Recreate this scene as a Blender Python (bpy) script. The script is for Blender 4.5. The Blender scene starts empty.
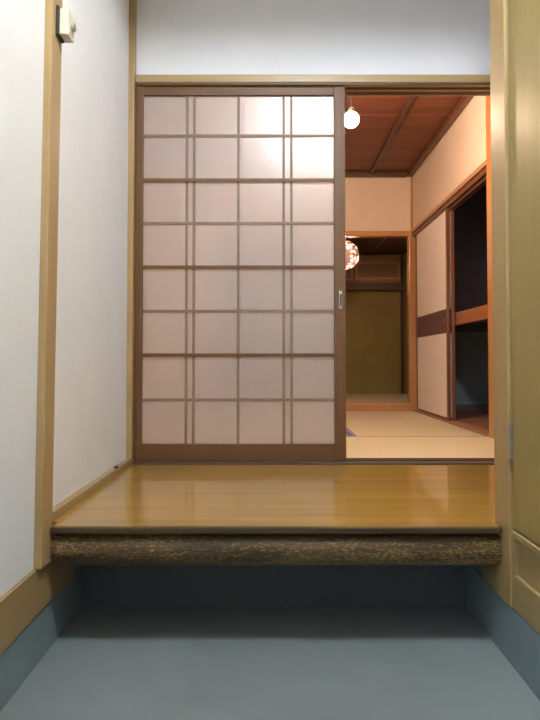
import bpy, bmesh, math, random
from mathutils import Vector, Matrix
random.seed(4)
S = bpy.context.scene
C = S.collection
EYE = 0.87                      # camera height above the concrete; z = EYE + h

# ---------------------------------------------------------------- helpers
def box(bm, x0, x1, y0, y1, z0, z1, bev=0.0):
    r = bmesh.ops.create_cube(bm, size=1.0)
    vs = r['verts']
    for v in vs:
        v.co = Vector((x0 + (v.co.x + .5) * (x1 - x0), y0 + (v.co.y + .5) * (y1 - y0), z0 + (v.co.z + .5) * (z1 - z0)))
    if bev > 0:
        es = list({e for v in vs for e in v.link_edges})
        bmesh.ops.bevel(bm, geom=es, offset=bev, segments=2, affect='EDGES', profile=0.6)
    return bm

def cyl(bm, p, r, d, axis='Z', seg=24, r2=None):
    m = Matrix.Translation(p)
    if axis == 'X': m = m @ Matrix.Rotation(math.pi / 2, 4, 'Y')
    if axis == 'Y': m = m @ Matrix.Rotation(math.pi / 2, 4, 'X')
    bmesh.ops.create_cone(bm, cap_ends=True, segments=seg, radius1=r, radius2=r if r2 is None else r2, depth=d, matrix=m)
    return bm

def loft_x(bm, prof, x0, x1, n=1, wob=0.0):
    """closed profile [(y,z)] swept along X"""
    rings = []
    for i in range(n + 1):
        x = x0 + (x1 - x0) * i / n
        ring = []
        for (y, z) in prof:
            k = wob * (math.sin(x * 9 + z * 30) + .6 * math.sin(x * 23 + y * 50))
            ring.append(bm.verts.new((x, y + k, z)))
        rings.append(ring)
    m = len(prof)
    for i in range(n):
        for j in range(m):
            bm.faces.new((rings[i][j], rings[i][(j + 1) % m], rings[i + 1][(j + 1) % m], rings[i + 1][j]))
    bm.faces.new(rings[0]); bm.faces.new(list(reversed(rings[-1])))
    bmesh.ops.recalc_face_normals(bm, faces=bm.faces)
    return bm

def lean(bm, k=.0095, z0=EYE - .59):
    for v in bm.verts: v.co.x += k * (v.co.z - z0)
    return bm

def B(*a, bev=0.0):
    return box(bmesh.new(), *a, bev=bev)

def H(x0, x1, y0, y1, h0, h1, bev=0.0):      # box given by heights relative to the eye
    return box(bmesh.new(), x0, x1, y0, y1, EYE + h0, EYE + h1, bev=bev)

def wloc(o):
    v = Vector((0, 0, 0))
    while o is not None:
        v += o.location; o = o.parent
    return v

def obj(name, bm, mat, parent=None, smooth=False):
    """link one mesh object; vertices are given in world space"""
    me = bpy.data.meshes.new(name)
    bmesh.ops.recalc_face_normals(bm, faces=bm.faces)
    if parent is None:
        lo = [min(v.co[i] for v in bm.verts) for i in range(3)]
        hi = [max(v.co[i] for v in bm.verts) for i in range(3)]
        org = Vector(((lo[0] + hi[0]) / 2, (lo[1] + hi[1]) / 2, lo[2]))
    else:
        org = wloc(parent)
    bmesh.ops.translate(bm, verts=bm.verts, vec=-org)
    bm.to_mesh(me); bm.free()
    if smooth:
        for p in me.polygons: p.use_smooth = True
    me.materials.append(mat)
    o = bpy.data.objects.new(name, me)
    C.objects.link(o)
    if parent is None: o.location = org
    else: o.parent = parent
    return o

def empty(name, loc):
    o = bpy.data.objects.new(name, None); C.objects.link(o); o.location = loc
    o.empty_display_size = .05
    return o

def tag(o, label, cat=None, group=None, kind=None):
    o['label'] = label
    if cat: o['category'] = cat
    if group: o['group'] = group
    if kind: o['kind'] = kind
    return o

def struct(name, bm, mat, label, cat):
    return tag(obj(name, bm, mat), label, cat, kind='structure')

# ---------------------------------------------------------------- materials
def newmat(name):
    m = bpy.data.materials.new(name); m.use_nodes = True
    nt = m.node_tree
    return m, nt, nt.nodes['Principled BSDF']

def N(nt, t, **kw):
    n = nt.nodes.new(t)
    for k, v in kw.items(): setattr(n, k, v)
    return n

def texco(nt, scale, rot=(0, 0, 0)):
    tc = N(nt, 'ShaderNodeTexCoord'); mp = N(nt, 'ShaderNodeMapping')
    mp.inputs['Scale'].default_value = scale; mp.inputs['Rotation'].default_value = rot
    nt.links.new(tc.outputs['Object'], mp.inputs['Vector'])
    return mp.outputs['Vector']

def ramp(nt, fac, stops):
    r = N(nt, 'ShaderNodeValToRGB')
    e = r.color_ramp.elements
    while len(e) < len(stops): e.new(.5)
    for i, (p, c) in enumerate(stops):
        e[i].position = p; e[i].color = (*c, 1)
    nt.links.new(fac, r.inputs['Fac'])
    return r.outputs['Color']

def noise(nt, vec, scale=1.0, detail=4, rough=.6, dist=0.0):
    n = N(nt, 'ShaderNodeTexNoise')
    n.inputs['Scale'].default_value = scale; n.inputs['Detail'].default_value = detail
    n.inputs['Roughness'].default_value = rough; n.inputs['Distortion'].default_value = dist
    nt.links.new(vec, n.inputs['Vector'])
    return n.outputs['Fac']

def bump(nt, p, height, strength, dist=.002):
    b = N(nt, 'ShaderNodeBump')
    b.inputs['Strength'].default_value = strength; b.inputs['Distance'].default_value = dist
    nt.links.new(height, b.inputs['Height']); nt.links.new(b.outputs['Normal'], p.inputs['Normal'])

def lerp(a, b, t): return tuple(x + (y - x) * t for x, y in zip(a, b))

def wood(name, dark, light, axis='Z', rough=.4, fine=60, coat=0.0, contrast=1.0, bs=.15):
    m, nt, p = newmat(name)
    sc = {'X': (1.2, fine, fine), 'Y': (fine, 1.2, fine), 'Z': (fine, fine, 1.2)}[axis]
    v = texco(nt, sc)
    f = noise(nt, v, 1.0, 6, .65, .4)
    mid = lerp(dark, light, .5)
    col = ramp(nt, f, [(.3, lerp(mid, dark, contrast)), (.5, mid), (.72, lerp(mid, light, contrast))])
    nt.links.new(col, p.inputs['Base Color'])
    p.inputs['Roughness'].default_value = rough
    p.inputs['Coat Weight'].default_value = coat; p.inputs['Coat Roughness'].default_value = .15
    bump(nt, p, f, bs)
    return m

def plain(name, c, rough=.5, metal=0.0, var=.06, sc=6.0, bs=0.0, bscale=200, coat=0.0):
    m, nt, p = newmat(name)
    f = noise(nt, texco(nt, (1, 1, 1)), sc, 4, .6)
    col = ramp(nt, f, [(.3, tuple(x * (1 - var) for x in c)), (.7, tuple(min(1, x * (1 + var)) for x in c))])
    nt.links.new(col, p.inputs['Base Color'])
    p.inputs['Roughness'].default_value = rough; p.inputs['Metallic'].default_value = metal
    p.inputs['Coat Weight'].default_value = coat
    if bs > 0:
        g = noise(nt, texco(nt, (1, 1, 1)), bscale, 3, .6)
        bump(nt, p, g, bs, .002)
    return m

def emit(name, c, s):
    m, nt, p = newmat(name)
    p.inputs['Base Color'].default_value = (*c, 1)
    p.inputs['Emission Color'].default_value = (*c, 1); p.inputs['Emission Strength'].default_value = s
    return m

M = {}
M['white'] = plain('white wallpaper', (.78, .80, .84), .8, var=.02, bs=.6, bscale=110)
M['tan_z'] = wood('tan painted wood upright', (.37, .245, .105), (.44, .30, .135), 'Z', .38, 45, .1)
M['tan_x'] = wood('tan painted wood beam', (.36, .25, .11), (.43, .305, .14), 'X', .38, 45, .1)
M['tan_y'] = wood('tan painted wood skirting', (.33, .22, .095), (.40, .275, .125), 'Y', .4, 45, .1)
M['olive_z'] = wood('green tinged oak', (.27, .195, .062), (.32, .24, .085), 'Z', .42, 40, .1)
M['olive_post'] = wood('greenish tan painted wood', (.34, .225, .095), (.40, .275, .12), 'Z', .42, 40, .1)
M['olive_y'] = wood('greenish tan rail', (.32, .235, .10), (.38, .285, .13), 'Y', .42, 40, .1)
M['brown_z'] = wood('warm brown door stile', (.10, .043, .012), (.175, .080, .024), 'Z', .5, 55, 0)
M['brown_x'] = wood('warm brown door rail', (.095, .041, .012), (.17, .078, .024), 'X', .5, 55, 0)
M['muntin'] = plain('weathered grey wood lattice', (.22, .155, .105), .6)
M['dark_x'] = wood('dark grooved track', (.07, .04, .025), (.13, .08, .05), 'X', .5, 60)
M['orange_z'] = wood('orange cypress upright', (.43, .20, .070), (.58, .305, .125), 'Z', .28, 50, .3)
M['orange_x'] = wood('orange cypress beam', (.43, .20, .070), (.58, .305, .125), 'X', .35, 50, .2)
M['orange_y'] = wood('orange cypress rail', (.43, .20, .070), (.58, .305, .125), 'Y', .35, 50, .2)
M['rbrown_z'] = wood('red brown frame', (.13, .05, .025), (.22, .09, .045), 'Z', .35, 60, .2)
M['rbrown_y'] = wood('red brown sill', (.10, .04, .02), (.2, .085, .04), 'Y', .4, 60, .1)
M['rbrown_x'] = wood('dark brown beam', (.06, .03, .018), (.12, .06, .035), 'X', .5, 60, .1)
M['peach'] = plain('peach plaster', (.78, .645, .52), .8, var=.03, bs=.15, bscale=250)
M['olivewall'] = plain('olive sand plaster', (.25, .20, .060), .9, var=.10, sc=4, bs=.3, bscale=300)
M['dkceil'] = plain('dark brown alcove boards', (.06, .03, .02), .6, var=.15)
M['cab'] = wood('dim brown cabinet board', (.20, .13, .055), (.30, .19, .085), 'X', .5, 40)
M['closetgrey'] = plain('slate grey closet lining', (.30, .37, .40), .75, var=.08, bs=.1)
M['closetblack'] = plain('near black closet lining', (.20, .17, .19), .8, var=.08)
M['closetfloor'] = wood('closet board', (.22, .10, .055), (.32, .16, .09), 'X', .6, 30)
M['shelf'] = wood('red orange shelf board', (.26, .09, .035), (.42, .16, .07), 'Y', .4, 30, .2, 1.4)
M['fusuma'] = plain('cream door paper', (.93, .85, .77), .42, var=.02, bs=.05, coat=.15)
M['band'] = plain('plum brown paper band', (.13, .07, .065), .6, var=.06)
M['cloth'] = plain('violet grey brocade edging', (.22, .20, .30), .8, var=.5, sc=90)
M['steel'] = plain('brushed steel', (.45, .46, .46), .35, metal=.9)
M['iron'] = plain('dark pull metal', (.10, .09, .08), .4, metal=.7)
M['ivory'] = plain('ivory plastic', (.70, .66, .50), .35, var=.02)
M['black'] = plain('black rubber', (.02, .02, .02), .6)
M['white_pl'] = plain('white ceramic', (.8, .78, .72), .4)

# tan sand plaster for unseen ceilings
M['plainceil'] = plain('pale ceiling paper', (.72, .72, .70), .8)

# painted concrete
def concrete(name, c):
    m, nt, p = newmat(name)
    v = texco(nt, (1, 1, 1))
    a = noise(nt, v, 2.2, 6, .6, .6); b = noise(nt, v, 26, 5, .7)
    col = ramp(nt, a, [(.3, tuple(x * .88 for x in c)), (.55, c), (.75, tuple(min(1, x * 1.10) for x in c))])
    sp = N(nt, 'ShaderNodeTexVoronoi'); sp.inputs['Scale'].default_value = 7.0
    nt.links.new(v, sp.inputs['Vector'])
    spots = ramp(nt, sp.outputs['Distance'], [(.016, (0, 0, 0)), (.03, (1, 1, 1))])
    mx = N(nt, 'ShaderNodeMix', data_type='RGBA'); mx.inputs['A'].default_value = (*[x * .45 for x in c], 1)
    nt.links.new(spots, mx.inputs['Factor']); nt.links.new(col, mx.inputs['B'])
    nt.links.new(mx.outputs['Result'], p.inputs['Base Color'])
    p.inputs['Roughness'].default_value = .55
    bump(nt, p, b, .25, .003)
    return m
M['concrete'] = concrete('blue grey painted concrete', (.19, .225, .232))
M['riser'] = concrete('concrete riser with shade in colour', (.085, .10, .11))  # darker than the other concrete: shade under the step put into the colour
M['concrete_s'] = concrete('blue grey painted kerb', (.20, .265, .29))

# glossy honey floor boards, running across
def floorboards():
    m, nt, p = newmat('honey floor boards')
    v = texco(nt, (1.3, 26, 26))
    g = noise(nt, v, 1.0, 6, .65, .5)
    col = ramp(nt, g, [(.28, (.29, .155, .022)), (.5, (.39, .22, .036)), (.75, (.50, .30, .062))])
    br = N(nt, 'ShaderNodeTexBrick'); br.offset = .43; br.squash = 1
    br.inputs['Scale'].default_value = 1.0
    br.inputs['Brick Width'].default_value = .9; br.inputs['Row Height'].default_value = .076
    br.inputs['Mortar Size'].default_value = .0012; br.inputs['Mortar Smooth'].default_value = .3
    br.inputs['Color1'].default_value = (.90, .90, .90, 1); br.inputs['Color2'].default_value = (1.06, 1.04, 1.0, 1)
    br.inputs['Mortar'].default_value = (.62, .58, .52, 1)
    nt.links.new(texco(nt, (1, 1, 1)), br.inputs['Vector'])
    mx = N(nt, 'ShaderNodeMix', data_type='RGBA', blend_type='MULTIPLY'); mx.inputs['Factor'].default_value = 1
    nt.links.new(col, mx.inputs['A']); nt.links.new(br.outputs['Color'], mx.inputs['B'])
    nt.links.new(mx.outputs['Result'], p.inputs['Base Color'])
    p.inputs['Roughness'].default_value = .30
    p.inputs['Coat Weight'].default_value = 1.0; p.inputs['Coat Roughness'].default_value = .07
    bump(nt, p, noise(nt, texco(nt, (3, 14, 14)), 2.0, 3, .5), .07, .003)
    return m
M['boards'] = floorboards()

# worn log edge
def worn():
    m, nt, p = newmat('worn dark varnished log')
    g = noise(nt, texco(nt, (3, 40, 40)), 1.0, 6, .7, .6)
    base = ramp(nt, g, [(.3, (.024, .013, .004)), (.55, (.085, .046, .012)), (.8, (.12, .075, .022))])
    s = noise(nt, texco(nt, (75, 240, 240)), 1.0, 3, .7, .3)
    lo = noise(nt, texco(nt, (2.5, 9, 14)), 1.0, 3, .6)
    ad = N(nt, 'ShaderNodeMath', operation='MULTIPLY_ADD'); ad.inputs[1].default_value = .45
    nt.links.new(lo, ad.inputs[0]); nt.links.new(s, ad.inputs[2])
    msk = ramp(nt, ad.outputs[0], [(.74, (0, 0, 0)), (.86, (1, 1, 1))])
    mx = N(nt, 'ShaderNodeMix', data_type='RGBA'); mx.inputs['B'].default_value = (.27, .18, .07, 1)
    nt.links.new(msk, mx.inputs['Factor']); nt.links.new(base, mx.inputs['A'])
    nt.links.new(mx.outputs['Result'], p.inputs['Base Color'])
    p.inputs['Roughness'].default_value = .42
    bump(nt, p, s, .5, .002)
    return m
M['worn'] = worn()
M['nosing'] = wood('dark olive brown lip', (.03, .02, .007), (.085, .052, .018), 'X', .5, 50, 0)

# tatami
def tatami():
    m, nt, p = newmat('woven rush')
    w = N(nt, 'ShaderNodeTexWave', wave_type='BANDS', bands_direction='Y'); w.inputs['Scale'].default_value = 55
    w.inputs['Distortion'].default_value = .6; w.inputs['Detail'].default_value = 2
    nt.links.new(texco(nt, (1, 1, 1)), w.inputs['Vector'])
    g = noise(nt, texco(nt, (4, 120, 4)), 1, 4, .6)
    ad = N(nt, 'ShaderNodeMath', operation='ADD'); nt.links.new(g, ad.inputs[0]); nt.links.new(w.outputs['Fac'], ad.inputs[1])
    col = ramp(nt, ad.outputs[0], [(.4, (.60, .49, .28)), (1.3, (.70, .58, .35))])
    nt.links.new(col, p.inputs['Base Color']); p.inputs['Roughness'].default_value = .65
    bump(nt, p, w.outputs['Fac'], .2, .001)
    return m
M['tatami'] = tatami()

# glossy ceiling boards of the tatami room
M['ceilboard'] = wood('red brown ceiling board', (.115, .034, .016), (.20, .064, .030), 'X', .5, 16, .0, 1.1)

# patterned frosted glass: a milky sheet with a rippled glossy face
def frosted():
    m, nt, p = newmat('rippled frosted glass')
    out = [n for n in nt.nodes if n.type == 'OUTPUT_MATERIAL'][0]
    p.inputs['Base Color'].default_value = (.95, .93, .92, 1)
    p.inputs['Transmission Weight'].default_value = 1.0; p.inputs['Roughness'].default_value = .34
    p.inputs['IOR'].default_value = 1.35
    hgt = noise(nt, texco(nt, (1, 1, 1)), 95, 2, .6)
    b = N(nt, 'ShaderNodeBump'); b.inputs['Strength'].default_value = .6; b.inputs['Distance'].default_value = .003
    nt.links.new(hgt, b.inputs['Height'])
    d = N(nt, 'ShaderNodeBsdfDiffuse'); d.inputs['Color'].default_value = (.76, .72, .71, 1)
    t = N(nt, 'ShaderNodeBsdfTranslucent'); t.inputs['Color'].default_value = (.92, .86, .85, 1)
    g = N(nt, 'ShaderNodeBsdfGlossy'); g.inputs['Roughness'].default_value = .095
    g.inputs['Color'].default_value = (1, 1, 1, 1)
    nt.links.new(b.outputs['Normal'], g.inputs['Normal'])
    m1 = N(nt, 'ShaderNodeMixShader'); m1.inputs[0].default_value = .5
    nt.links.new(d.outputs[0], m1.inputs[1]); nt.links.new(t.outputs[0], m1.inputs[2])
    m2 = N(nt, 'ShaderNodeMixShader'); m2.inputs[0].default_value = .55
    nt.links.new(m1.outputs[0], m2.inputs[1]); nt.links.new(p.outputs[0], m2.inputs[2])
    f = N(nt, 'ShaderNodeFresnel'); f.inputs['IOR'].default_value = 1.5
    m3 = N(nt, 'ShaderNodeMixShader')
    nt.links.new(f.outputs[0], m3.inputs[0])
    nt.links.new(m2.outputs[0], m3.inputs[1]); nt.links.new(g.outputs[0], m3.inputs[2])
    nt.links.new(m3.outputs[0], out.inputs['Surface'])
    return m
M['glass'] = frosted()

M['lamp_cool'] = emit('entrance lamp glow', (.885, .945, 1.0), 86.0)
M['lamp_warm'] = emit('room bulb glow', (1.0, .71, .50), 340.0)
M['lamp_core'] = emit('lantern bulb glow', (1.0, .78, .66), 400.0)

# ---------------------------------------------------------------- setting: entrance
XL, XR = -0.68, 0.70
HF = -0.49                       # hall floor / tatami height
GF = -0.87
YD = 2.74                        # sliding door plane
YB = -1.25                       # wall behind the camera
TOP = 2.26

struct('floor', H(-.78, .80, YB, 2.02, GF - .1, GF), M['concrete'], 'blue-grey painted concrete floor of the sunken entrance', 'floor')
struct('floor', box(H(XL - .02, 1.25, 1.735, 2.68, HF - .018, HF), -.653, .683, 1.686, 1.7349, EYE + HF - .018, EYE + HF), M['boards'], 'glossy honey-coloured board floor on the raised step', 'floor')
struct('wall_left', lean(H(-.80, -.676, YB, 1.61, HF - .10, TOP)), M['white'], 'white textured wallpaper wall left of the tall post', 'wall')
struct('wall_left', H(-.80, -.70, 1.688, 2.76, HF - .04, TOP), M['white'], 'white wallpaper wall between tall left post and sliding door', 'wall')
struct('wall_back', H(-.80, .82, YB - .1, YB, GF, TOP), M['white'], 'white wall behind the viewer', 'wall')
struct('ceiling', H(-.80, 1.35, YB, 2.76, TOP, TOP + .08), M['plainceil'], 'pale ceiling over the entrance and raised step', 'ceiling')

# concrete kerbs + riser under the step
struct('trim_kerb_left', H(-.80, -.672, YB, 2.02, GF, -.726, bev=.004), M['concrete_s'], 'blue-grey painted kerb along the left wall base', 'kerb')
struct('trim_kerb_right', H(.690, .82, YB, 2.02, GF, -.704, bev=.004), M['concrete_s'], 'blue-grey painted kerb along the right wall base', 'kerb')
struct('wall_riser', H(-.80, .82, 2.02, 2.12, GF, HF - .036), M['riser'], 'blue-grey riser wall, darkened for the shade under the wooden step', 'wall')
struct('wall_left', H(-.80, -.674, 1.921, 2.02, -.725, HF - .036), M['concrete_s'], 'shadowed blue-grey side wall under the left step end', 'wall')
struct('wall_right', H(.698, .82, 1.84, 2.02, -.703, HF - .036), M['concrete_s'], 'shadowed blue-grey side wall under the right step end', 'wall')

# skirting, left
struct('trim_skirting_left', H(-.80, -.668, YB, 1.92, -.725, -.592, bev=.003), M['tan_y'], 'tan wooden skirting above the left blue kerb', 'skirting')
struct('baseboard_left', H(-.70, -.672, 1.688, 2.715, HF, HF + .025, bev=.002), M['tan_y'], 'thin tan baseboard beside the raised floor on the left', 'baseboard')

# posts
p_l = struct('trim_post_left', lean(H(-.72, -.654, 1.612, 1.687, -.592, TOP, bev=.003)), M['tan_z'], 'tall tan wooden post on the left white wall', 'post')
struct('trim_corner_post', H(-.70, -.673, 2.716, 2.76, HF, TOP, bev=.002), M['tan_z'], 'narrow tan corner strip beside the sliding door', 'post')
struct('trim_skirting_right', H(.688, .80, 1.729, 1.839, -.703, HF - .125, bev=.003), M['olive_y'], 'tan wooden block under the right end of the step', 'skirting')
struct('trim_post_right', H(.685, .80, 1.622, 1.728, -.703, TOP, bev=.003), M['olive_post'], 'tall greenish-tan post at the right end of the step', 'post')
struct('trim_lintel', H(-.66, .685, 1.616, 1.70, 1.87, TOP), M['tan_x'], 'tan overhead beam joining the two tall posts', 'beam')

# hall right wall beyond the post (hidden from here, closes the space)
struct('wall_right', H(1.17, 1.27, 1.72, 2.735, HF, TOP), M['white'], 'white side wall right of the raised floor', 'wall')
struct('wall_right', H(.80, 1.27, 1.62, 1.72, HF, TOP), M['white'], 'white return wall behind the right post', 'wall')

# worn rounded step edge
def step_edge():
    t = EYE + HF - .0185
    prof = [(1.82, t), (1.690, t)]
    n = 14
    for i in range(n + 1):
        a = math.pi * (0.42 - 0.86 * i / n)
        prof.append((1.738 - .066 * math.cos(a) ** .8 if math.cos(a) > 0 else 1.738, t - .055 + .054 * math.sin(a)))
    prof += [(1.82, t - .110)]
    bm = bmesh.new(); loft_x(bm, prof, -.653, .683, 60, .0008)
    return bm
e = obj('step_edge_beam', step_edge(), M['worn'], smooth=True)
tag(e, 'dark worn rounded log edge of the wooden entrance step', 'step edge')
me = e.data
md = e.modifiers.new('b', 'EDGE_SPLIT'); md.split_angle = math.radians(35)

nz = obj('nosing', H(-.653, .683, 1.666, 1.6855, HF - .018, HF + .0005, bev=.004), M['nosing'], e)
nz['label'] = 'thin dark lip above the worn log face'

# ---------------------------------------------------------------- wall with sliding door
struct('wall_front', H(-.68, 1.27, 2.76, 2.86, 1.425, TOP), M['white'], 'white wallpaper wall above the sliding door header', 'wall')
hd = empty('trim_header', (0.27, 2.74, EYE + 1.375))
tag(hd, 'tan wooden header with dark door grooves above the sliding door', 'header', kind='structure')
obj('beam', H(-.672, 1.17, 2.738, 2.87, 1.386, 1.425, bev=.003), M['tan_x'], hd)
obj('track', H(-.660, 1.17, 2.742, 2.747, 1.376, 1.386), M['dark_x'], hd)
obj('track', H(-.660, 1.17, 2.790, 2.798, 1.376, 1.386), M['brown_x'], hd)
obj('track', H(-.660, 1.17, 2.838, 2.87, 1.382, 1.386), M['dark_x'], hd)

sl = empty('trim_sill', (0.27, 2.74, EYE + HF))
tag(sl, 'worn purplish-brown door sill between board floor and tatami', 'sill', kind='structure')
obj('sill_board', H(-.70, 1.25, 2.68, 2.86, HF - .05, HF - .001, bev=.003), M['dark_x'], sl)
obj('track', H(-.66, 1.17, 2.694, 2.742, HF - .001, HF + .006, bev=.002), M['dark_x'], sl)
obj('track', H(-.66, 1.17, 2.795, 2.805, HF - .001, HF + .006), M['dark_x'], sl)

# sliding lattice door
dr = empty('door_1', (-.15, 2.765, EYE + HF))
tag(dr, 'wooden lattice sliding door with pinkish frosted glass, standing on the left half of the opening', 'sliding door', kind='structure')
D0, D1 = 2.748, 2.782
x0, x1 = -.671, .368
gx0, gx1 = -.634, .312
gb, gt = -.401, 1.327
obj('stile', H(x0, gx0, D0, D1, HF + .007, 1.368, bev=.003), M['brown_z'], dr)
obj('stile', H(gx1, x1, D0, D1, HF + .007, 1.368, bev=.003), M['brown_z'], dr)
obj('top_rail', H(gx0, gx1, D0 + .001, D1 - .001, gt, 1.366, bev=.002), M['brown_x'], dr)
obj('bottom_rail', H(gx0, gx1, D0 + .001, D1 - .001, HF + .007, gb, bev=.002), M['brown_x'], dr)
gl = obj('glass_pane', H(gx0, gx1, 2.763, 2.766, gb, gt), M['glass'], dr)
gl['label'] = 'pinkish rippled frosted glass sheet'
for hv in (.901, .468, .034):
    o = obj('muntin', H(gx0, gx1, 2.750, 2.757, hv - .0085, hv + .0085, bev=.002), M['brown_x'], dr)
    o['label'] = 'brown crossbar on the near face of the glass'
for hv in (1.126, .687, .251, -.186):
    obj('muntin', H(gx0, gx1, 2.757, 2.7625, hv - .0065, hv + .0065), M['muntin'], dr)
for xv in (-.418, -.382, -.162, .063, .101):
    obj('muntin', H(xv - .0062, xv + .0062, 2.7575, 2.7628, gb, gt), M['muntin'], dr)
pull = obj('finger_pull', H(.334, .350, D0 - .003, D0 + .002, .262, .348, bev=.002), M['steel'], dr)
pull['label'] = 'oval metal finger pull'
bm = bmesh.new(); box(bm, .3375, .3465, D0 - .0045, D0 - .0025, .275 + EYE, .335 + EYE, bev=.0015)
obj('recess', bm, M['iron'], pull)

# ---------------------------------------------------------------- right wall: built-in cabinet by the camera
cb = empty('built_in_cabinet', (.72, .7, EYE - .725))
tag(cb, 'greenish oak built-in cupboard with hinged door at the right edge', 'cabinet')
obj('body', H(.712, .80, -.60, 1.621, -.702, TOP - .02), M['olive_y'], cb)
dd = obj('door', H(.692, .711, .62, 1.611, -.474, TOP - .20, bev=.003), M['olive_z'], cb)
for (a, b) in ((-.278, -.178), (1.35, 1.45)):
    h = obj('hinge', H(.683, .6915, 1.606, 1.620, a, b, bev=.001), M['steel'], dd)
    h['label'] = 'silver hinge plate'
obj('rail', H(.688, .711, -.60, 1.620, -.500, -.480, bev=.003), M['olive_y'], cb)
obj('rail', H(.690, .711, -.60, 1.620, -.702, -.604, bev=.003), M['olive_y'], cb)
obj('stile', H(.690, .711, 1.600, 1.620, -.603, -.501), M['olive_y'], cb)
obj('kick_panel', H(.700, .711, -.60, 1.599, -.603, -.501), M['olive_y'], cb)
obj('door', H(.692, .711, -.36, .612, -.474, TOP - .20, bev=.003), M['olive_z'], cb)
struct('wall_right', H(.72, .82, YB, -.61, -.72, TOP), M['white'], 'white wall right of the viewer', 'wall')

# ---------------------------------------------------------------- small device on the left post
cat = empty('door_catch', (-.635, 1.665, EYE + .975))
tag(cat, 'small ivory catch box on a black plate high on the left post', 'latch')
obj('back_plate', H(-.641, -.630, 1.634, 1.684, .972, 1.060, bev=.002), M['black'], cat)
obj('housing', H(-.630, -.603, 1.640, 1.690, .976, 1.054, bev=.003), M['ivory'], cat)
bm = cyl(bmesh.new(), (-.599, 1.668, EYE + 1.012), .011, .012, 'X'); obj('button', bm, M['steel'], cat, smooth=False)

bm = bmesh.new(); bmesh.ops.create_uvsphere(bm, u_segments=12, v_segments=8, radius=.009, matrix=Matrix.Translation((-.674, 2.45, EYE + HF + .033)) @ Matrix.Diagonal((1, 1.6, .7, 1)))
tag(obj('cable_clip', bm, M['black'], smooth=True), 'tiny black clip on the baseboard left of the sliding door', 'clip')

# ---------------------------------------------------------------- entrance lamp (seen only in reflections)
lt = empty('ceiling_light', (.28, .65, EYE + TOP))
tag(lt, 'round white entrance ceiling lamp mirrored in the door glass', 'lamp')
bm = cyl(bmesh.new(), (.28, .65, EYE + TOP - .02), .15, .04, seg=40); obj('base', bm, M['white_pl'], lt)
bm = cyl(bmesh.new(), (.28, .65, EYE + TOP - .145), .125, .21, seg=40)
bmesh.ops.bevel(bm, geom=[e for e in bm.edges if all(v.co.z < EYE + TOP - .2 for v in e.verts)], offset=.05, segments=5, affect='EDGES')
obj('lamp_shade', bm, M['lamp_cool'], lt, smooth=True)

# ---------------------------------------------------------------- tatami room
RX0, RX1 = -1.42, 1.44
RY0, RY1 = 2.86, 5.68
CH = 1.935                       # ceiling above the eye
struct('wall_left', H(RX0 - .1, RX0, RY0, RY1 + .1, HF - .06, CH + .1), M['peach'], 'peach plaster left wall of the tatami room', 'wall')
struct('wall_front', H(RX0, -.70, 2.76, 2.86, HF - .06, CH), M['peach'], 'peach wall of the tatami room left of the sliding door', 'wall')
struct('wall_front', H(1.17, RX1 + .08, 2.76, 2.86, HF - .06, CH), M['peach'], 'peach wall right of the doorway opening', 'wall')
struct('wall_front', H(-.70, 1.17, 2.871, 2.885, 1.387, CH), M['peach'], 'peach upper wall on the room side of the doorway', 'wall')
struct('floor', H(RX0, 1.50, RY0, RY1, HF - .12, HF - .056), M['closetfloor'], 'sub-floor under the tatami mats', 'floor')
# right wall: near part, above closet
struct('wall_right', H(RX1, RX1 + .08, 2.886, 3.56, HF - .06, CH), M['peach'], 'peach wall right of the near orange pillar', 'wall')
struct('wall_right', H(RX1 + .01, RX1 + .07, 3.677, RY1, 1.345, CH), M['peach'], 'peach upper wall above the closet', 'wall')
struct('trim_pillar_near', H(RX1 - .015, RX1 + .09, 3.561, 3.676, HF - .06, CH, bev=.004), M['orange_z'], 'orange wooden pillar at the near end of the closet', 'pillar')
struct('trim_pillar_far', box(H(1.406, 1.475, RY1 - .005, RY1 + .09, HF - .06, 1.335, bev=.006), 1.430, 1.475, RY1 - .003, RY1 + .09, EYE + 1.3352, EYE + CH), M['orange_z'], 'orange wooden pillar in the far room corner beside the alcove', 'pillar')
cl = empty('trim_closet_lintel', (RX1, 4.7, EYE + 1.28))
tag(cl, 'orange rail with dark grooved track above the closet doors', 'lintel', kind='structure')
obj('beam', H(RX1 - .012, RX1 + .075, 3.677, RY1 - .006, 1.312, 1.344, bev=.003), M['orange_y'], cl)
obj('track', H(RX1 + .004, RX1 + .075, 3.677, RY1 - .006, 1.272, 1.311, bev=.002), M['rbrown_y'], cl)
obj('track', H(RX1 + .030, RX1 + .075, 3.677, RY1 - .006, 1.252, 1.2715), M['rbrown_y'], cl)
struct('trim_closet_sill', H(RX1 - .005, RX1 + .085, 3.677, RY1 - .006, HF - .06, HF + .012, bev=.002), M['orange_y'], 'orange-brown sill rail along the closet bottom', 'sill')

# far wall above the alcove
struct('wall_far', H(RX0, 1.4295, RY1 + .01, RY1 + .08, 1.336, CH), M['peach'], 'peach wall panel above the alcove opening', 'wall')
struct('trim_alcove_lintel', H(-.56, 1.405, RY1 - .008, RY1 + .09, 1.285, 1.335, bev=.003), M['orange_x'], 'orange beam across the top of the alcove opening', 'beam')
struct('wall_far', H(RX0, -.56, RY1, RY1 + .08, HF - .06, 1.335), M['peach'], 'peach far wall of the tatami room left of the alcove', 'wall')

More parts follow.
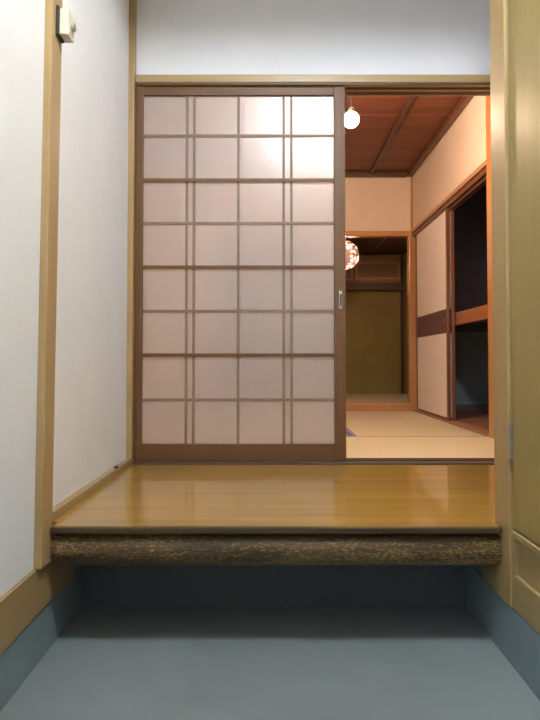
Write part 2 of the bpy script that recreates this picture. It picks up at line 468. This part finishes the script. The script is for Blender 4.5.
# ceiling: boards run across, battens run in depth
struct('ceiling', H(RX0 - .1, 1.60, 2.75, RY1 + .1, CH + .03, CH + .08), M['black'], 'dark void above the wooden ceiling', 'ceiling')
ys = [2.89]
ys += [3.03, 3.36, 3.69, 4.02, 4.35, 4.68, 5.01, 5.34, RY1]
for i in range(len(ys) - 1):
    b0, b1 = ys[i], ys[i + 1] - .016
    tag(obj('ceiling_board', H(RX0, RX1, b0, b1, CH, CH + .012), M['ceilboard']), 'wide red-brown board in the tatami room ceiling', 'board', 'red-brown ceiling boards', 'structure')
for xb in (1.02, .565, .11, -.345, -.80):
    o = obj('ceiling_batten', H(xb - .016, xb + .016, 2.89, RY1 - .04, CH - .030, CH - .001, bev=.003), M['rbrown_x'])
    tag(o, 'dark batten running toward the far wall under the ceiling boards', 'batten', 'ceiling battens', 'structure')
struct('trim_cornice_right', H(RX1 - .045, RX1, 2.89, RY1 - .006, CH - .045, CH - .001, bev=.004), M['rbrown_y'], 'dark brown cornice where the ceiling meets the right wall', 'cornice')
struct('trim_cornice_far', H(RX0, RX1 - .055, RY1 - .045, RY1 - .001, CH - .050, CH - .001, bev=.004), M['rbrown_x'], 'dark brown cornice where the ceiling meets the far wall', 'cornice')

# tatami mats
def mat(x0, x1, y0, y1, along, label):
    r = empty('tatami_mat', ((x0 + x1) / 2, (y0 + y1) / 2, EYE + HF - .055))
    tag(r, label, 'tatami mat', 'tatami mats')
    g = .0025
    x0 += g; x1 -= g; y0 += g; y1 -= g
    w = .036
    if along == 'Y':
        wr = .010 if x1 > 1.4 else w
        obj('woven_surface', H(x0 + w, x1 - wr, y0, y1, HF - .054, HF, bev=.002), M['tatami'], r)
        for a, b in ((x0, x0 + w - .0005), (x1 - wr + .0005, x1)):
            obj('edge_cloth', H(a, b, y0, y1, HF - .054, HF + .001, bev=.001), M['cloth'], r)
    else:
        w = .006
        obj('woven_surface', H(x0, x1, y0 + w, y1 - w, HF - .054, HF, bev=.002), M['tatami'], r)
        for a, b in ((y0, y0 + w - .0005), (y1 - w + .0005, y1)):
            obj('edge_cloth', H(x0, x1, a, b, HF - .054, HF + .001), M['rbrown_x'], r)
    return r
mat(-.47, 1.434, 2.862, 3.71, 'X', 'pale yellow tatami mat lying crosswise just behind the door sill')
mat(-1.418, -.47, 2.862, 3.71, 'X', 'short tatami mat in the near left corner behind the lattice door')
mat(.53, 1.434, 3.71, 5.62, 'Y', 'tatami mat running in depth alongside the closet')
mat(-.43, .53, 3.71, 5.62, 'Y', 'tatami mat left of the violet border, mostly behind the lattice door')
mat(-1.418, -.43, 3.71, 5.62, 'Y', 'tatami mat along the left wall behind the lattice door')
struct('trim_mat_border', H(RX0, 1.405, 5.622, RY1 - .001, HF - .055, HF + .002), M['orange_x'], 'thin wood strip between tatami and alcove step', 'strip')

# ---------------------------------------------------------------- closet
CXB = 2.28
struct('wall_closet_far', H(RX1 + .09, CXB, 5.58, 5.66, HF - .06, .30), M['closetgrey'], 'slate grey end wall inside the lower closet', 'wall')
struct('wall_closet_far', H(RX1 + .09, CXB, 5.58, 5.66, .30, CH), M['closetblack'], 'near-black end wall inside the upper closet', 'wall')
struct('wall_closet_back', H(CXB, CXB + .08, 3.55, 5.66, HF - .06, CH), M['closetgrey'], 'slate grey back wall inside the closet', 'wall')
struct('wall_closet_near', H(RX1 + .09, CXB, 3.55, 3.62, HF - .06, CH), M['closetgrey'], 'slate grey near wall inside the closet', 'wall')
struct('floor', H(RX1 + .09, CXB, 3.63, 5.57, HF - .06, HF + .012), M['closetfloor'], 'brown board floor inside the lower closet', 'floor')
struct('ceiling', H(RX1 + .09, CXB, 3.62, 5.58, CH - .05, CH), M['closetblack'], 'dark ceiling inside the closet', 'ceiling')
sh = empty('closet_shelf', (1.85, 4.6, EYE + .30))
tag(sh, 'reddish-orange thick shelf dividing the open closet', 'shelf')
obj('board', H(RX1 + .09, CXB - .002, 3.63, 5.575, .385, .400), M['closetblack'], sh)
o = obj('front_rail', H(RX1 + .076, RX1 + .112, 3.68, 5.575, .303, .405, bev=.003), M['shelf'], sh)
o = None
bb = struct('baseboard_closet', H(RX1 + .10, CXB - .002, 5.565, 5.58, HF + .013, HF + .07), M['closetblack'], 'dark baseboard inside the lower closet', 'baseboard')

# closet doors: one visible in front, the second stacked behind it
def fusuma(name, y0, y1, x0, x1, label):
    r = empty(name, ((x0 + x1) / 2, (y0 + y1) / 2, EYE + HF + .012))
    tag(r, label, 'closet door', kind='structure')
    b, t = HF + .013, 1.270
    w = .022
    for a, c in ((y0, y0 + w), (y1 - w, y1)):
        obj('stile', H(x0, x1, a, c, b, t, bev=.002), M['rbrown_z'], r)
    obj('bottom_rail', H(x0, x1, y0 + w, y1 - w, b, b + .020), M['rbrown_y'], r)
    obj('top_rail', H(x0, x1, y0 + w, y1 - w, t - .012, t), M['rbrown_y'], r)
    pn = obj('paper_panel', H(x0 + .003, x1 - .003, y0 + w, y1 - w, b + .020, t - .012), M['fusuma'], r)
    o = obj('band', H(x0 + .0018, x0 + .0028, y0 + w, y1 - w, .240, .440), M['band'], r); o['label'] = 'plum-brown horizontal band'
    bm = cyl(bmesh.new(), (x0 + .001, y0 + .075, EYE + .345), .020, .006, 'X'); k = obj('finger_pull', bm, M['steel'], r)
    bm = cyl(bmesh.new(), (x0 - .0025, y0 + .075, EYE + .345), .012, .002, 'X'); obj('recess', bm, M['iron'], k)
    return r
fusuma('door_2', 4.60, 5.56, RX1 + .008, RX1 + .032, 'cream sliding closet door with a plum-brown band, in front')
fusuma('door_3', 4.575, 5.54, RX1 + .042, RX1 + .066, 'second closet door stacked behind the cream one, only its brown edge showing')

# ---------------------------------------------------------------- alcove
AF = -.415
AY = 7.36
ax0, ax1 = -.56, 1.74
struct('floor', H(ax0 - .1, ax1 + .1, RY1 + .095, AY + .1, AF - .10, AF), M['tatami'], 'raised straw-coloured alcove floor', 'floor')
struct('trim_alcove_step', H(ax0, 1.405, RY1, RY1 + .094, HF - .06, AF + .002, bev=.004), M['orange_x'], 'pale orange step board at the alcove front', 'step')
struct('wall_alcove', H(ax0 - .1, ax1 + .1, AY, AY + .1, AF, 1.50), M['olivewall'], 'dark olive plaster back wall of the alcove', 'wall')
struct('wall_alcove_right', H(ax1, ax1 + .1, RY1 + .1, AY, AF, 1.50), M['olivewall'], 'dark olive right wall of the alcove', 'wall')
struct('wall_alcove_left', H(ax0 - .1, ax0, RY1 + .1, AY, AF, 1.50), M['olivewall'], 'dark olive left wall of the alcove', 'wall')
struct('wall_alcove_return', H(1.476, ax1 + .1, RY1 + .01, RY1 + .09, AF, 1.50), M['olivewall'], 'olive return wall behind the far corner pillar', 'wall')
struct('ceiling', H(ax0, ax1, RY1 + .095, AY, 1.415, 1.50), M['dkceil'], 'dark brown boarded alcove ceiling', 'ceiling')
for xb in (.2, .75, 1.30):
    tag(obj('ceiling_batten', H(xb - .01, xb + .01, RY1 + .1, AY - .02, 1.400, 1.4145), M['rbrown_y']), 'thin batten on the dark alcove ceiling', 'batten', 'alcove ceiling battens', 'structure')
struct('trim_alcove_corner', H(ax1 - .035, ax1 - .001, AY - .035, AY - .001, AF + .001, 1.399), M['dkceil'], 'dark corner strip in the alcove', 'post')
kb = empty('wall_cabinet', (.6, AY - .08, EYE + .94))
tag(kb, 'dim brown cabinet high on the alcove back wall', 'cabinet')
obj('shelf_beam', H(ax0 + .001, ax1 - .037, AY - .14, AY - .002, .935, 1.03, bev=.003), M['rbrown_x'], kb)
for a in (-.50, .30, 1.10):
    b = a + .585 if a > 1 else a + .77
    f = obj('door', H(a, b, AY - .065, AY - .045, 1.075, 1.31, bev=.002), M['cab'], kb)
    for fr in ((a, b, 1.29, 1.31), (a, b, 1.075, 1.095), (a, a + .03, 1.096, 1.289), (b - .03, b, 1.096, 1.289)):
        obj('frame_strip', H(fr[0], fr[1], AY - .075, AY - .0655, fr[2], fr[3]), M['orange_x'], f)
    obj('panel', H(a + .04, b - .04, AY - .069, AY - .0655, 1.10, 1.285, bev=.001), M['cab'], f)
obj('body', H(ax0 + .001, ax1 - .037, AY - .044, AY - .002, 1.031, 1.398), M['cab'], kb)

# lantern: ball woven from pink strands around a bulb
LX, LY, LH = .79, 6.0, 1.146
LR = .155
ln = empty('pendant_lantern', (LX, LY, EYE + LH))
tag(ln, 'pink woven ball lantern hanging in the alcove behind the door edge', 'lamp')
def strands(n, r, w):
    bm = bmesh.new(); rnd = random.Random(7)
    for i in range(n):
        ax = Vector((rnd.gauss(0, 1), rnd.gauss(0, 1), rnd.gauss(0, 1))).normalized()
        u = ax.orthogonal().normalized(); v = ax.cross(u)
        off = rnd.uniform(-.75, .75) * r
        rr = math.sqrt(r * r - off * off)
        a0 = 0; a1 = 2 * math.pi
        seg = 30
        prev = None
        first = None
        for k in range(seg):
            a = a0 + (a1 - a0) * k / seg
            d = (u * math.cos(a) + v * math.sin(a))
            c = Vector((LX, LY, EYE + LH)) + ax * off + d * rr
            nrm = (c - Vector((LX, LY, EYE + LH))).normalized()
            s = nrm.cross(ax.cross(d)).normalized() * w
            q = (bm.verts.new(c + s + nrm * .0012), bm.verts.new(c - s + nrm * .0012), bm.verts.new(c - s - nrm * .0012), bm.verts.new(c + s - nrm * .0012))
            if prev:
                for j in range(4): bm.faces.new((prev[j], prev[(j + 1) % 4], q[(j + 1) % 4], q[j]))
            else: first = q
            prev = q
        for j in range(4): bm.faces.new((prev[j], prev[(j + 1) % 4], first[(j + 1) % 4], first[j]))
    return bm
M['strand'] = plain('pink rattan strands', (.88, .66, .62), .6)
obj('woven_shade', strands(95, LR, .0042), M['strand'], ln)
bm = bmesh.new(); bmesh.ops.create_uvsphere(bm, u_segments=20, v_segments=12, radius=.032, matrix=Matrix.Translation((LX, LY, EYE + LH)))
obj('bulb', bm, M['lamp_core'], ln, smooth=True)
obj('cord', cyl(bmesh.new(), (LX, LY, EYE + (LH + 1.414) / 2 + .05), .003, 1.414 - LH - .10, seg=8), M['black'], ln)

# ceiling bulb in the tatami room
BX, BY, BH = .492, 3.4, 1.487
pl = empty('ceiling_bulb', (BX, BY, EYE + CH))
tag(pl, 'bright warm round bulb hanging on a thin cord below the red-brown tatami room ceiling', 'lamp')
bm = bmesh.new(); bmesh.ops.create_uvsphere(bm, u_segments=28, v_segments=18, radius=.048, matrix=Matrix.Translation((BX, BY, EYE + BH)))
obj('globe', bm, M['lamp_warm'], pl, smooth=True)
obj('socket', cyl(bmesh.new(), (BX, BY, EYE + BH + .060), .016, .030, r2=.014), M['iron'], pl)
obj('ceiling_rose', cyl(bmesh.new(), (BX, BY, EYE + CH - .0065), .04, .012), M['iron'], pl)
obj('cord', cyl(bmesh.new(), (BX, BY, EYE + (BH + .075 + CH - .012) / 2), .003, CH - BH - .088, seg=10), M['iron'], pl)

# ---------------------------------------------------------------- camera, world, colour
cam = bpy.data.cameras.new('camera'); co = bpy.data.objects.new('camera', cam); C.objects.link(co)
cam.sensor_width = 36; cam.sensor_fit = 'AUTO'; cam.lens = 28.0
th = .027
co.location = (0, 0, EYE); co.rotation_euler = (math.pi / 2 + th, 0, 0)
cam.shift_x = -1 / 720; cam.shift_y = -(560 * math.tan(th) - 2) / 720
cam.clip_start = .02
S.camera = co
w = bpy.data.worlds.new('world'); S.world = w; w.use_nodes = True
w.node_tree.nodes['Background'].inputs['Color'].default_value = (.5, .6, .7, 1)
w.node_tree.nodes['Background'].inputs['Strength'].default_value = .05
S.view_settings.view_transform = 'Standard'; S.view_settings.look = 'None'
S.view_settings.gamma = 1; S.view_settings.exposure = 1.15; S.view_settings.use_curve_mapping = False
